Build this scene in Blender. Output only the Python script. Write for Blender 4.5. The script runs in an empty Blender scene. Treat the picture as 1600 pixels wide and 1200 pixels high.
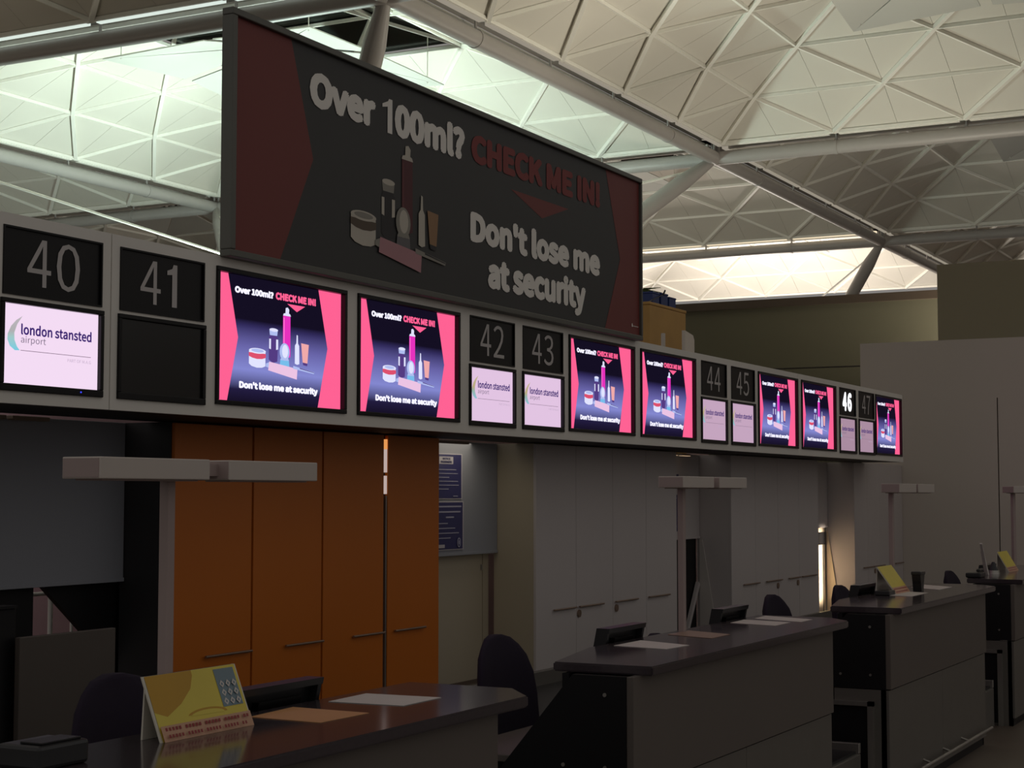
import bpy, bmesh, math, random
from mathutils import Vector, Matrix
random.seed(7)
SC = bpy.context.scene
COL = SC.collection

# ------------------------------------------------------------------ camera
YAW, PITCH = 0.48211, 0.065844
cam_d = bpy.data.cameras.new('camera'); cam = bpy.data.objects.new('camera', cam_d); COL.objects.link(cam)
fw = Vector((math.cos(YAW)*math.cos(PITCH), math.sin(YAW)*math.cos(PITCH), math.sin(PITCH)))
rt = fw.cross(Vector((0, 0, 1))).normalized(); up = rt.cross(fw)
cam.matrix_world = Matrix(((rt.x, up.x, -fw.x, 0), (rt.y, up.y, -fw.y, 0), (rt.z, up.z, -fw.z, 1.8), (0, 0, 0, 1)))
cam_d.sensor_width = 36; cam_d.lens = 2607.4/1600*36; cam_d.clip_end = 400; cam_d.clip_start = 0.05
SC.camera = cam

# ------------------------------------------------------------------ world, exposure
w = bpy.data.worlds.new('hall_ambient'); SC.world = w; w.use_nodes = True
w.node_tree.nodes['Background'].inputs[0].default_value = (1.0, 0.95, 0.90, 1)
w.node_tree.nodes['Background'].inputs[1].default_value = 0.23  # even ambient fill standing in for unseen hall lighting
SC.view_settings.view_transform = 'Standard'; SC.view_settings.look = 'None'
SC.view_settings.gamma = 1; SC.view_settings.use_curve_mapping = False
SC.view_settings.exposure = 0.0

def area(name, loc, size, power, col, rot=(0, 0, 0), sy=None, spread=180):
    d = bpy.data.lights.new(name, 'AREA'); d.energy = power; d.color = col; d.size = size
    if sy: d.shape = 'RECTANGLE'; d.size_y = sy
    d.spread = math.radians(spread)
    o = bpy.data.objects.new(name, d); o.location = loc; o.rotation_euler = rot; COL.objects.link(o); return o
UP = (math.pi, 0, 0)
# uplighters of the roof trees, then added fill lamps for the bays between them
area('uplight_green_bay', (36.1, 25.95, 5.2), 1.6, 2000, (0.80, 1.0, 0.90), UP)
area('uplight_far_bay', (72.1, 25.95, 5.2), 1.6, 3000, (1.0, 0.90, 0.80), UP)
area('fill_near_bay', (33, 5, 3.6), 2.0, 1150, (1.0, 0.92, 0.75), UP)
area('fill_near_corner', (41, 11, 3.4), 1.6, 380, (1.0, 0.92, 0.76), UP)  # added only to lift the dark roof corner
area('fill_dim_bay', (54, 7, 4.0), 2.0, 60, (1.0, 0.95, 0.9), UP)
area('fill_left_bay', (20, 30, 3.5), 2.0, 90, (1.0, 0.85, 0.66), UP)
area('fill_mid_bay', (52, 27, 6.2), 2.0, 260, (1.0, 0.85, 0.72), UP)
area('fill_back_bay', (36, 44, 4.0), 2.0, 200, (0.95, 1.0, 0.9), UP)

# ------------------------------------------------------------------ materials
def lin(c):
    return tuple((v/255/12.92 if v/255 <= .04045 else ((v/255+.055)/1.055)**2.4) for v in c) + (1,)
MATS = {}
def mat(name, rgb, rough=.6, metal=0, noise=.06, scale=6, spec=.5, bump=0):
    if name in MATS: return MATS[name]
    m = bpy.data.materials.new(name); m.use_nodes = True; nt = m.node_tree; b = nt.nodes['Principled BSDF']
    b.inputs['Roughness'].default_value = rough; b.inputs['Metallic'].default_value = metal
    b.inputs['Specular IOR Level'].default_value = spec
    c = lin(rgb)
    tc = nt.nodes.new('ShaderNodeTexCoord'); nz = nt.nodes.new('ShaderNodeTexNoise')
    nz.inputs['Scale'].default_value = scale; nz.inputs['Detail'].default_value = 3
    nt.links.new(tc.outputs['Object'], nz.inputs['Vector'])
    rp = nt.nodes.new('ShaderNodeMix'); rp.data_type = 'RGBA'
    rp.inputs['A'].default_value = tuple(max(0, v*(1-noise)) for v in c[:3]) + (1,)
    rp.inputs['B'].default_value = tuple(min(1, v*(1+noise)) for v in c[:3]) + (1,)
    nt.links.new(nz.outputs['Fac'], rp.inputs['Factor']); nt.links.new(rp.outputs['Result'], b.inputs['Base Color'])
    if bump:
        bp = nt.nodes.new('ShaderNodeBump'); bp.inputs['Strength'].default_value = bump; bp.inputs['Distance'].default_value = .01
        n2 = nt.nodes.new('ShaderNodeTexNoise'); n2.inputs['Scale'].default_value = scale*20
        nt.links.new(tc.outputs['Object'], n2.inputs['Vector'])
        nt.links.new(n2.outputs['Fac'], bp.inputs['Height']); nt.links.new(bp.outputs['Normal'], b.inputs['Normal'])
    MATS[name] = m; return m
def glow(name, rgb, s=1.0, rgb2=None, stops=None):
    """a lit screen / lamp colour; with stops: a vertical gradient over the UV"""
    if name in MATS: return MATS[name]
    m = bpy.data.materials.new(name); m.use_nodes = True; nt = m.node_tree; nt.nodes.clear()
    out = nt.nodes.new('ShaderNodeOutputMaterial'); e = nt.nodes.new('ShaderNodeEmission')
    e.inputs[1].default_value = s; nt.links.new(e.outputs[0], out.inputs[0])
    if stops:
        uv = nt.nodes.new('ShaderNodeUVMap'); sp = nt.nodes.new('ShaderNodeSeparateXYZ'); cr = nt.nodes.new('ShaderNodeValToRGB')
        nt.links.new(uv.outputs[0], sp.inputs[0]); nt.links.new(sp.outputs['Y'], cr.inputs[0]); nt.links.new(cr.outputs[0], e.inputs[0])
        el = cr.color_ramp.elements
        while len(el) < len(stops): el.new(.5)
        for k, (p, c) in enumerate(stops): el[k].position = p; el[k].color = lin(c)
    else: e.inputs[0].default_value = lin(rgb)
    MATS[name] = m; return m

M_panel = mat('ceiling_panel', (216, 212, 202), .85, noise=.05, scale=.35)
M_rib = mat('ceiling_rib', (242, 240, 232), .6, noise=.03)
M_tube = mat('white_painted_steel', (168, 163, 160), .45, noise=.05, scale=1.5)
M_sky = mat('skylight_glass', (26, 30, 28), .15)
M_refl = mat('reflector_sheet', (188, 188, 182), .7, noise=.03, scale=.8)
M_fascia = mat('fascia_enamel', (238, 234, 226), .45, noise=.04, scale=2)
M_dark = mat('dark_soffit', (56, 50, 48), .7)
M_side = mat('charcoal_laminate', (46, 44, 46), .6)
M_black = mat('black_laminate', (20, 19, 21), .5, spec=.3)
M_bezel = mat('black_bezel', (14, 13, 15), .4, spec=.3)
M_white = mat('white_laminate', (202, 194, 192), .6, noise=.04, scale=1.2)
M_beige = mat('beige_warm_lit', (184, 172, 150), .6, noise=.05, scale=1.2)  # beige; on the lower hatch it also stands for warm light
M_orange = mat('orange_laminate', (206, 112, 28), .42, noise=.1, scale=.9)
M_blue_grey = mat('blue_grey_shutter', (150, 152, 160), .6, noise=.05, scale=1.2)
M_metal = mat('brushed_steel', (170, 166, 160), .35, .8, noise=.08, scale=9)
M_handle = mat('handle_steel', (150, 128, 112), .4, .6)
M_counter = mat('counter_front_laminate', (100, 92, 86), .5, noise=.06, scale=2)
M_plinth = mat('plinth_steel', (120, 116, 110), .4, .4, noise=.1, scale=5)
M_top = mat('polished_worktop', (66, 58, 62), .12, noise=.25, scale=60, spec=.6)
M_floor = mat('hall_floor', (104, 92, 82), .45, noise=.12, scale=3)
M_wallg = mat('painted_wall', (212, 202, 192), .8, noise=.04, scale=.8, bump=.1)
M_olive = mat('olive_wall', (86, 82, 66), .8, noise=.05, scale=.6)
M_cap = mat('brown_coping', (64, 52, 42), .6)
M_olive2 = mat('olive_grey_wall', (158, 150, 128), .8, noise=.05, scale=.6)
M_chair = mat('purple_fabric', (40, 30, 48), .95, noise=.15, scale=80, bump=.3)
M_plastic = mat('black_plastic', (36, 36, 38), .35)
M_paper = mat('white_paper', (214, 206, 200), .6)
M_paper2 = mat('orange_paper', (206, 150, 100), .6)
M_paper3 = mat('pinkish_paper', (150, 124, 106), .5)
M_tan = mat('tan_wood', (196, 152, 84), .55, noise=.12, scale=4)
M_yellow = mat('yellow_card', (226, 206, 84), .5)

# ------------------------------------------------------------------ mesh helpers
class MB:
    def __init__(s): s.v = []; s.f = []; s.mi = []; s.mats = []; s.sm = []
    def midx(s, m):
        if m not in s.mats: s.mats.append(m)
        return s.mats.index(m)
    def add(s, vs, fs, m, smooth=False):
        o = len(s.v); s.v += [tuple(v) for v in vs]; i = s.midx(m)
        for f in fs: s.f.append(tuple(o+k for k in f)); s.mi.append(i); s.sm.append(smooth)
        return s
    def box(s, x0, x1, y0, y1, z0, z1, m):
        vs = [(x, y, z) for x in (x0, x1) for y in (y0, y1) for z in (z0, z1)]
        return s.add(vs, [(0, 1, 3, 2), (4, 6, 7, 5), (0, 4, 5, 1), (2, 3, 7, 6), (0, 2, 6, 4), (1, 5, 7, 3)], m)
    def bbox(s, x0, x1, y0, y1, z0, z1, m, b=.006):
        bm = bmesh.new()
        r = bmesh.ops.create_cube(bm, size=1)
        bmesh.ops.scale(bm, vec=(x1-x0, y1-y0, z1-z0), verts=bm.verts)
        bmesh.ops.translate(bm, vec=((x0+x1)/2, (y0+y1)/2, (z0+z1)/2), verts=bm.verts)
        bmesh.ops.bevel(bm, geom=bm.edges[:], offset=b, segments=2, affect='EDGES', profile=.5)
        vs = [v.co[:] for v in bm.verts]; fs = [[v.index for v in f.verts] for f in bm.faces]; bm.free()
        return s.add(vs, fs, m)
    def prism(s, pts, lo, hi, axis, m):
        """polygon extruded along axis; pts are the two other coordinates in order"""
        n = len(pts)
        def P(a, b, c):
            return (c, a, b) if axis == 0 else ((a, c, b) if axis == 1 else (a, b, c))
        vs = [P(a, b, lo) for a, b in pts] + [P(a, b, hi) for a, b in pts]
        fs = [tuple(range(n-1, -1, -1)), tuple(range(n, 2*n))] + [(i, (i+1) % n, n+(i+1) % n, n+i) for i in range(n)]
        return s.add(vs, fs, m)
    def tube(s, a, b, r0, r1, m, n=10, cap=True):
        a = Vector(a); b = Vector(b); d = (b-a).normalized()
        h = Vector((0, 0, 1)) if abs(d.z) < .9 else Vector((1, 0, 0))
        p = d.cross(h).normalized(); q = d.cross(p)
        vs = [a+(p*math.cos(t)+q*math.sin(t))*r0 for t in [2*math.pi*k/n for k in range(n)]]
        vs += [b+(p*math.cos(t)+q*math.sin(t))*r1 for t in [2*math.pi*k/n for k in range(n)]]
        s.add(vs, [(i, (i+1) % n, n+(i+1) % n, n+i) for i in range(n)], m, True)
        if cap: s.add(vs[:n], [tuple(range(n-1, -1, -1))], m); s.add(vs[n:], [tuple(range(n))], m)
        return s
    def bar(s, a, b, w, h, m, updir=Vector((0, 0, 1))):
        a = Vector(a); b = Vector(b); d = (b-a).normalized(); p = d.cross(updir).normalized(); q = p.cross(d)
        vs = [c+p*i*w/2+q*j for c in (a, b) for i in (-1, 1) for j in (0, -h)]
        return s.add(vs, [(0, 1, 3, 2), (4, 6, 7, 5), (0, 4, 5, 1), (2, 3, 7, 6), (0, 2, 6, 4), (1, 5, 7, 3)], m)
    def mesh(s, name):
        me = bpy.data.meshes.new(name); me.from_pydata(s.v, [], s.f)
        for m in s.mats: me.materials.append(m)
        me.polygons.foreach_set('material_index', s.mi); me.polygons.foreach_set('use_smooth', s.sm)
        bm = bmesh.new(); bm.from_mesh(me); bmesh.ops.recalc_face_normals(bm, faces=bm.faces); bm.to_mesh(me); bm.free()
        me.update(); return me
    def build(s, name, parent=None, label=None, cat=None, group=None, kind=None):
        o = bpy.data.objects.new(name, s.mesh(name)); COL.objects.link(o)
        if parent is not None: o.parent = parent; o.matrix_parent_inverse = Matrix.Translation(-parent.location) if False else Matrix()
        tag(o, label, cat, group, kind); return o
def tag(o, label=None, cat=None, group=None, kind=None):
    if label: o['label'] = label
    if cat: o['category'] = cat
    if group: o['group'] = group
    if kind: o['kind'] = kind
def thing(name, loc, label=None, cat=None, group=None, kind=None, rz=0):
    o = bpy.data.objects.new(name, None); o.location = loc; o.rotation_euler = (0, 0, rz); o.empty_display_size = .1
    COL.objects.link(o); tag(o, label, cat, group, kind); return o
def copy_tree(o, parent=None):
    c = o.copy(); COL.objects.link(c); c.parent = parent
    for ch in list(o.children): copy_tree(ch, c)
    return c

# ------------------------------------------------------------------ floor and walls
MB().box(-40, 100, -40, 70, -.1, 0, M_floor).build('floor', kind='structure')
wr = thing('wall_right', (20.706, 0, 0), kind='structure')
MB().box(0, .2, -14, 5.86, 2.97, 3.70, M_wallg).build('upper_panel', wr)
MB().box(0, .2, -14, 4.163, 0, 2.97, M_wallg).build('panel', wr)
MB().box(0, .2, 4.177, 5.86, 0, 2.97, M_wallg).build('panel', wr)
MB().box(.05, .2, 4.15, 4.19, 0, 2.97, M_dark).build('joint', wr)
MB().box(.2, .35, 4.9, 5.86, 0, 3.70, M_wallg).build('return_panel', wr)
MB().box(26, 26.3, -14, 6.12, 0, 5.37, M_olive2).build('wall_upper', kind='structure')
wo = thing('wall_far', (34, 0, 0), kind='structure')
MB().box(0, .3, -14, 22, 4.47, 5.78, M_olive).build('upper_panel', wo)
MB().box(.02, .3, -14, 22, 4.44, 4.47, M_dark).build('joint', wo)
MB().box(0, .3, -14, 22, 0, 4.44, M_olive).build('lower_panel', wo)
MB().box(-.08, .35, -14, 22, 5.78, 5.95, M_cap).build('coping', wo)
# hall walls far beyond the roof bays
MB().box(101, 101.4, -40, 70, 0, 11, M_wallg).build('wall_end', kind='structure')
MB().box(-40, 101, 70, 70.4, 0, 11, M_wallg).build('wall_back', kind='structure')

# ------------------------------------------------------------------ roof
XA, YA, S, C5 = 27.11, 16.95, 18.0, 3.6
ZR = [11.91, 12.77, 13.55, 14.25, 14.85, 15.35]
INS = .30
def lv(a, b, i, j):
    r = min(i, j, 5-i, 5-j)
    x = C5*i; y = C5*j
    x = min(max(x, INS), S-INS); y = min(max(y, INS), S-INS)
    return Vector((XA+S*a+x, YA+S*b+y, ZR[int(round(r*2))]))
def rot_q(i, j, q):
    for _ in range(q): i, j = 5-j, i
    return i, j
def panel_mesh(tri):
    mb = MB(); n = (tri[1]-tri[0]).cross(tri[2]-tri[0]).normalized()
    if n.z < 0: n = -n
    c = sum(tri, Vector())/3
    def inset(t, d):
        out = []
        for k in range(3):
            p, a, b = t[k], t[k-1], t[(k+1) % 3]
            u1 = (a-p).normalized(); u2 = (b-p).normalized(); bis = (u1+u2).normalized()
            s_ = math.sin(u1.angle(u2)/2); out.append(p+bis*(d/max(s_, .2)))
        return out
    mid = (tri[0]+tri[1])/2
    for t in ((tri[0], mid, tri[2]), (mid, tri[1], tri[2])):
        t = inset(list(t), .005)
        vs = t+[p+n*.04 for p in t]
        mb.add(vs, [(0, 1, 2), (5, 4, 3), (0, 3, 4, 1), (1, 4, 5, 2), (2, 5, 3, 0)], M_panel)
    return mb
def bay(a, b, closed=True):
    base = Vector((XA+S*a, YA+S*b, 0))
    root = thing('ceiling', base, kind='structure')
    def put(mb, name, label=None):
        mb.v = [tuple(Vector(v)-base) for v in mb.v]
        return mb.build(name, root, label)
    edges = {}
    def E(p, q):
        k = tuple(sorted((p, q))); edges[k] = edges.get(k, 0)+1
    for q in range(4):
        for r in range(3):
            j0, j1 = r*.5, r*.5+.5
            base_pts = [j0+k for k in range(int(5-2*j0)+1)]
            top_pts = [j1+k for k in range(int(5-2*j1)+1)]
            for k in range(len(base_pts)-1):
                t = [(base_pts[k], j0), (base_pts[k+1], j0), (top_pts[k], j1)]
                t = [rot_q(*p, q) for p in t]
                put(panel_mesh([lv(a, b, *p) for p in t]), 'panel')
                E(t[0], t[1]); E(t[1], t[2]); E(t[0], t[2])
            for k in range(len(top_pts)-1):
                t = [(top_pts[k], j1), (top_pts[k+1], j1), (base_pts[k+1], j0)]
                t = [rot_q(*p, q) for p in t]
                put(panel_mesh([lv(a, b, *p) for p in t]), 'panel')
                E(t[0], t[1])
        # skylight pane of this quarter and its bars
        t = [rot_q(1.5, 1.5, q), rot_q(3.5, 1.5, q), rot_q(2.5, 2.5, q)]
        tri = [lv(a, b, *p)+Vector((0, 0, .08)) for p in t]
        put(MB().add(tri+[p+Vector((0, 0, .05)) for p in tri], [(0, 1, 2), (5, 4, 3), (0, 3, 4, 1), (1, 4, 5, 2), (2, 5, 3, 0)], M_sky), 'skylight_pane')
        E(t[0], t[2])
        E(rot_q(2, 2, q), rot_q(3, 2, q)); E(rot_q(2.5, 1.5, q), rot_q(2, 2, q)); E(rot_q(2.5, 1.5, q), rot_q(3, 2, q))
        # suspended white reflectors under the skylight, two sheets to a quarter
        cx, cy = base.x+9, base.y+9
        for s0, s1 in (((1.6, 1.6), (2.46, 1.66)), ((2.54, 1.66), (3.4, 1.6))):
            def rp(i, j, z):
                i, j = rot_q(i, j, q); return Vector((base.x+C5*i, base.y+C5*j, z))
            ce = rp(2.46 if s0[0] < 2 else 2.54, 2.44, 13.75)
            t3 = [rp(*s0, 13.05 if s0[0] < 2 else 13.2), rp(*s1, 13.2 if s0[0] < 2 else 13.05), ce]
            put(MB().add(t3+[p+Vector((0, 0, .03)) for p in t3], [(0, 1, 2), (5, 4, 3), (0, 3, 4, 1), (1, 4, 5, 2), (2, 5, 3, 0)], M_refl), 'reflector')
        h = rot_q(1.7, 1.68, q); hp = Vector((base.x+C5*h[0], base.y+C5*h[1], 0))
        put(MB().tube(hp+Vector((0, 0, 13.08)), hp+Vector((0, 0, 14.4)), .012, .012, M_rib, 5), 'hanger')
    for (p, q) in edges:
        P, Q = lv(a, b, *p), lv(a, b, *q)
        # ribs that climb away from the tubes are the deeper ones
        edge = (p[0] == q[0] and p[0] in (0, 5)) or (p[1] == q[1] and p[1] in (0, 5))
        diag = abs((p[0]-q[0])*(p[1]-q[1])) > 0 and (p[0]-q[0])*(p[1]-q[1]) > 0
        wdt = .105 if diag else .065
        put(MB().bar(P, Q, 
            .10 if edge else wdt, .12 if diag and not edge else .09, M_rib), 'rib')
        if diag and not edge:
            d = (Q-P).normalized()
    # boundary tubes: low Y side and low X side of the bay
    zt = 11.5
    for ax in (0, 1):
        def W(t, off, z):
            return Vector((base.x+t, base.y+off, z)) if ax == 0 else Vector((base.x+off, base.y+t, z))
        put(MB().tube(W(0, 0, zt), W(18, 0, zt), .20, .20, M_tube, 16), 'roof_tube')
        g0, g1 = W(0, -INS-.02, 11.98), W(18, INS+.02, 12.02)
        put(MB().box(g0.x, g1.x, g0.y, g1.y, 11.98, 12.02, M_tube), 'gutter_panel')
        for k in range(5):
            t0 = k*3.6+.14; t1 = (k+1)*3.6-.14
            for sgn in (-1,):
                p0, p1 = W(t0, sgn*.22-.07, 11.80), W(t1, sgn*.22+.07, 11.89)
                put(MB().box(p0.x, p1.x, p0.y, p1.y, 11.80, 11.89, M_strip[(a, b, ax)] if (a, b, ax) in M_strip else M_rib), 'strip_light')
        for k in range(6):
            t = min(max(k*3.6, .1), 17.9)
            put(MB().tube(W(t, 0, 11.6), W(t, 0, 11.98), .035, .035, M_tube, 6), 'bracket')
            if k in (1, 4):
                put(MB().tube(W(t-.04, 0, zt), W(t+.04, 0, zt), .215, .215, M_tube, 16), 'joint_ring')
    return root
M_lit = glow('warm_strip_lamp', (255, 236, 200), 1.0)
M_lit2 = glow('uplit_strip_glow', (150, 142, 128), 1.0)  # glow stands in for uplight falling on these unlit strips
M_lit3 = glow('cool_strip_lamp', (222, 235, 225), 1.0)
M_strip = {(2, 0, 1): M_lit, (0, 0, 0): M_lit2, (1, 0, 0): M_lit2, (2, 0, 0): M_lit2, (0, 0, 1): M_lit3}
for a, b in ((0, 0), (0, -1), (1, 0), (1, -1), (2, 0), (2, -1), (0, 1), (1, 1), (-1, 0), (-1, -1)):
    bay(a, b)

# trees that hold up the roof
def tree(cx, cy, label):
    t = thing('roof_tree', (cx, cy, 0), label, 'column', 'steel trees holding up the roof')
    for sx in (-1, 1):
        for sy in (-1, 1):
            MB().tube((1.5*sx, 1.5*sy, 0), (1.5*sx, 1.5*sy, 3.5), .26, .26, M_tube, 16).build('trunk', t)
            MB().tube((1.5*sx, 1.5*sy, 3.5), (8.3*sx, 8.3*sy, 10.78), .24, .24, M_tube, 16).tube((8.3*sx, 8.3*sy, 10.78), (9*sx, 9*sy, 11.5), .24, .12, M_tube, 16).build('branch', t)
            mb = MB().tube((0, 0, 7.7), (8.75*sx, 8.75*sy, 11.2), .035, .035, M_rib, 8)
            mb.tube((8.45*sx, 8.45*sy, 10.8), (8.75*sx, 8.75*sy, 11.25), .11, .11, M_tube, 8)
            mb.build('tie_rod', t)
            MB().tube((1.5*sx, 1.5*sy, 3.5), (0, 0, 7.7), .07, .07, M_tube, 8).build('mast_strut', t)
    MB().tube((0, 0, 7.45), (0, 0, 7.95), .16, .16, M_tube, 12).build('hub', t)
    MB().bbox(-1.0, 1.0, -1.0, 1.0, 4.95, 5.15, M_plastic, .03).build('uplighter', t)
    mb = MB()
    for sx in (-1, 1):
        mb.bar((1.5*sx, -1.5, 4.0-.4), (1.5*sx, 1.5, 3.6), .12, .2, M_tube); mb.bar((-1.5, 1.5*sx, 3.6), (1.5, 1.5*sx, 3.6), .12, .2, M_tube)
    mb.tube((-1.5, 0, 3.5), (-.9, 0, 5.0), .05, .05, M_tube).tube((1.5, 0, 3.5), (.9, 0, 5.0), .05, .05, M_tube)
    mb.build('ring_beam', t)
tree(36.11, 25.95, 'white steel tree column whose thick branch rises behind the big black and red banner')
tree(72.11, 25.95, 'white steel tree column whose branch stands against the brightly lit far roof bay')

# ------------------------------------------------------------------ text
_TXT = {}
try:
    FONT = bpy.data.fonts.load(bpy.utils.system_resource('DATAFILES', path='fonts') + '/Noto Sans CJK Regular.woff2')
except Exception:
    FONT = None
def text_geo(s, off=0.0):
    k = (s, off)
    if k in _TXT: return _TXT[k]
    c = bpy.data.curves.new('t', 'FONT'); c.body = s
    if FONT: c.font = FONT
    c.resolution_u = 3; c.fill_mode = 'BOTH'
    o = bpy.data.objects.new('t', c); COL.objects.link(o)
    bpy.context.view_layer.update()
    me = bpy.data.meshes.new_from_object(o.evaluated_get(bpy.context.evaluated_depsgraph_get()))
    v0 = [v.co[:2] for v in me.vertices]; f0 = [tuple(p.vertices) for p in me.polygons]
    bpy.data.objects.remove(o); bpy.data.curves.remove(c); bpy.data.meshes.remove(me)
    # heavier letters are made of copies shifted round by the added stroke width
    sh = [(0, 0)]
    if off > 0: sh = [(off*math.cos(t*math.pi/4), off*math.sin(t*math.pi/4)) for t in range(8)]
    vs, fs = [], []
    for k_, (dx, dy) in enumerate(sh):
        n = len(vs); vs += [(x+dx, y+dy, k_) for x, y in v0]; fs += [tuple(n+i for i in q) for q in f0]
    x0 = min(v[0] for v in vs); x1 = max(v[0] for v in vs); y0 = min(v[1] for v in vs); y1 = max(v[1] for v in vs)
    r = ([((x-x0)/(x1-x0), (y-y0)/(y1-y0), d) for x, y, d in vs], fs); _TXT[k] = r; return r
ONE = [(.52, 0), (1, 0), (1, 1), (.66, 1), (.55, .92), (0, .80), (0, .70), (.52, .76)]
class Art:
    """flat print or screen picture: polygons in 0..1 coordinates of its face"""
    def __init__(s): s.L = []; s.z = 0
    def poly(s, pts, m): s.z += 1; s.L.append((pts, [tuple(range(len(pts)))], m, s.z)); return s
    def rect(s, x0, y0, x1, y1, m): return s.poly([(x0, y0), (x1, y0), (x1, y1), (x0, y1)], m)
    def ell(s, cx, cy, rx, ry, m, n=20, a0=0, a1=2*math.pi):
        return s.poly([(cx+rx*math.cos(a0+(a1-a0)*k/n), cy+ry*math.sin(a0+(a1-a0)*k/n)) for k in range(n)], m)
    def text(s, t, x0, y0, x1, y1, m, off=0.0):
        v, f = text_geo(t, off); s.z += 1
        s.L.append(([(x0+(x1-x0)*a, y0+(y1-y0)*b, d) for a, b, d in v], f, m, s.z)); return s
    def mesh(s, name, wd, h, step=.0006):
        """face lies in local XZ, looking towards -Y"""
        mb = MB(); uvs = []
        for pts, fs, m, z in s.L:
            mb.add([(p[0]*wd, -z*step-(p[2]*.00012 if len(p) > 2 else 0), p[1]*h) for p in pts], fs, m)
        me = bpy.data.meshes.new(name); me.from_pydata(mb.v, [], mb.f)
        for m in mb.mats: me.materials.append(m)
        me.polygons.foreach_set('material_index', mb.mi)
        uv = me.uv_layers.new(name='UVMap')
        for l in me.loops:
            c = me.vertices[l.vertex_index].co; uv.data[l.index].uv = (c.x/wd, c.z/h)
        me.update(); return me
def link_mesh(name, me, parent=None, loc=(0, 0, 0), **k):
    o = bpy.data.objects.new(name, me); COL.objects.link(o); o.parent = parent; o.location = loc; tag(o, **k); return o

def products(A, P, C):
    """the group of toiletries; P maps picture coordinates, C gives the colours"""
    def poly(pts, c): A.poly([P(x, y) for x, y in pts], C[c])
    def ell(cx, cy, rx, ry, c, a0=0, a1=2*math.pi):
        poly([(cx+rx*math.cos(a0+(a1-a0)*k/20), cy+ry*math.sin(a0+(a1-a0)*k/20)) for k in range(21 if a1 < 6 else 20)], c)
    # dark bottle with a pale flip cap
    poly([(.398, .36), (.43, .335), (.466, .35), (.47, .54), (.455, .565), (.41, .565), (.398, .54)], 'violet')
    poly([(.405, .56), (.462, .56), (.466, .60), (.40, .60)], 'pale'); ell(.434, .605, .034, .014, 'white')
    poly([(.398, .45), (.412, .445), (.412, .53), (.398, .53)], 'white'); poly([(.452, .445), (.468, .45), (.468, .53), (.452, .53)], 'white')
    # tall spray can
    poly([(.505, .40), (.535, .385), (.566, .40), (.564, .735), (.505, .735)], 'magenta')
    poly([(.509, .43), (.518, .43), (.516, .72), (.508, .72)], 'pinkhi')
    poly([(.503, .735), (.566, .735), (.56, .752), (.55, .757), (.552, .79), (.54, .806), (.524, .80), (.522, .757), (.508, .752)], 'white')
    # cream jar with a red band
    poly([(.24, .31), (.26, .292), (.30, .282), (.34, .286), (.366, .30), (.366, .42), (.24, .42)], 'white')
    poly([(.238, .37), (.265, .358), (.30, .352), (.34, .356), (.368, .368), (.368, .40), (.238, .40)], 'red')
    ell(.303, .417, .065, .022, 'white'); ell(.303, .419, .048, .014, 'pale')
    # slim white bottle and small tube
    poly([(.597, .35), (.615, .342), (.634, .35), (.632, .50), (.622, .52), (.62, .585), (.611, .59), (.608, .52), (.597, .50)], 'white')
    poly([(.661, .365), (.70, .36), (.711, .52), (.647, .526)], 'orange'); poly([(.664, .345), (.698, .34), (.70, .362), (.661, .367)], 'violet')
    # shaving brush
    poly([(.474, .318), (.51, .308), (.55, .318), (.546, .375), (.478, .375)], 'cyan'); poly([(.478, .365), (.546, .365), (.54, .385), (.484, .385)], 'pale')
    ell(.51, .435, .04, .072, 'pale'); ell(.513, .44, .024, .055, 'white')
    # pink tube lying in front with its cap, and a pencil
    poly([(.361, .322), (.361, .298), (.386, .29), (.386, .335)], 'pale')
    poly([(.386, .341), (.613, .307), (.608, .218), (.379, .27)], 'rose')
    poly([(.577, .329), (.753, .295), (.749, .279), (.577, .305)], 'pale'); poly([(.63, .318), (.75, .293), (.75, .288), (.63, .31)], 'violet')

G = {k: glow('screen_'+k, c, s) for k, (c, s) in dict(
    pink=((255, 98, 148), 1), white=((226, 228, 255), 1.0), text=((238, 236, 255), 1.15), red=((222, 80, 110), 1), black=((18, 14, 32), 1),
    magenta=((230, 50, 190), 1), pinkhi=((255, 120, 210), 1), violet=((84, 60, 130), 1), pale=((176, 190, 240), 1),
    rose=((236, 196, 228), 1), orange=((240, 170, 170), 1), cyan=((120, 190, 235), 1), lilac=((244, 220, 244), 1), lilac2=((226, 196, 226), 1), lilac3=((196, 164, 190), 1), lilac4=((170, 140, 160), 1), ink=((58, 34, 112), 1),
    grey=((120, 106, 130), 1), faint=((190, 168, 196), 1), rule=((140, 118, 140), 1)).items()}
G['bg'] = glow('screen_backdrop', None, 1, stops=[(0.0, (22, 16, 36)), (.10, (34, 28, 62)), (.26, (132, 136, 208)), (.45, (104, 100, 168)), (.61, (50, 44, 92)), (.66, (20, 15, 34))])
G['cres'] = glow('screen_crescent', None, 1, stops=[(.42, (120, 205, 225)), (.58, (160, 200, 200)), (.66, (176, 176, 178)), (.86, (190, 182, 190))])
G['cres2'] = glow('screen_crescent_gold', None, 1, stops=[(.42, (140, 196, 214)), (.56, (150, 180, 170)), (.64, (186, 172, 128)), (.86, (196, 182, 150))])
def ad_art():
    A = Art(); A.rect(0, 0, 1, 1, G['bg'])
    A.poly([(0, 0), (.09, 0), (.167, .507), (.09, 1), (0, 1)], G['pink'])
    A.poly([(1, 0), (1, 1), (.803, 1), (.884, .51), (.803, 0)], G['pink'])
    A.text('Over 100ml?', .138, .858, .434, .915, G['text'], .03)
    A.text('CHECK ME IN!', .449, .857, .781, .920, G['pink'], .03)
    A.poly([(.542, .838), (.621, .782), (.689, .838)], G['pink'])
    products(A, lambda x, y: (x, y), G)
    A.text("Don't lose me at security", .157, .092, .781, .165, G['text'], .03)
    return A
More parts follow.
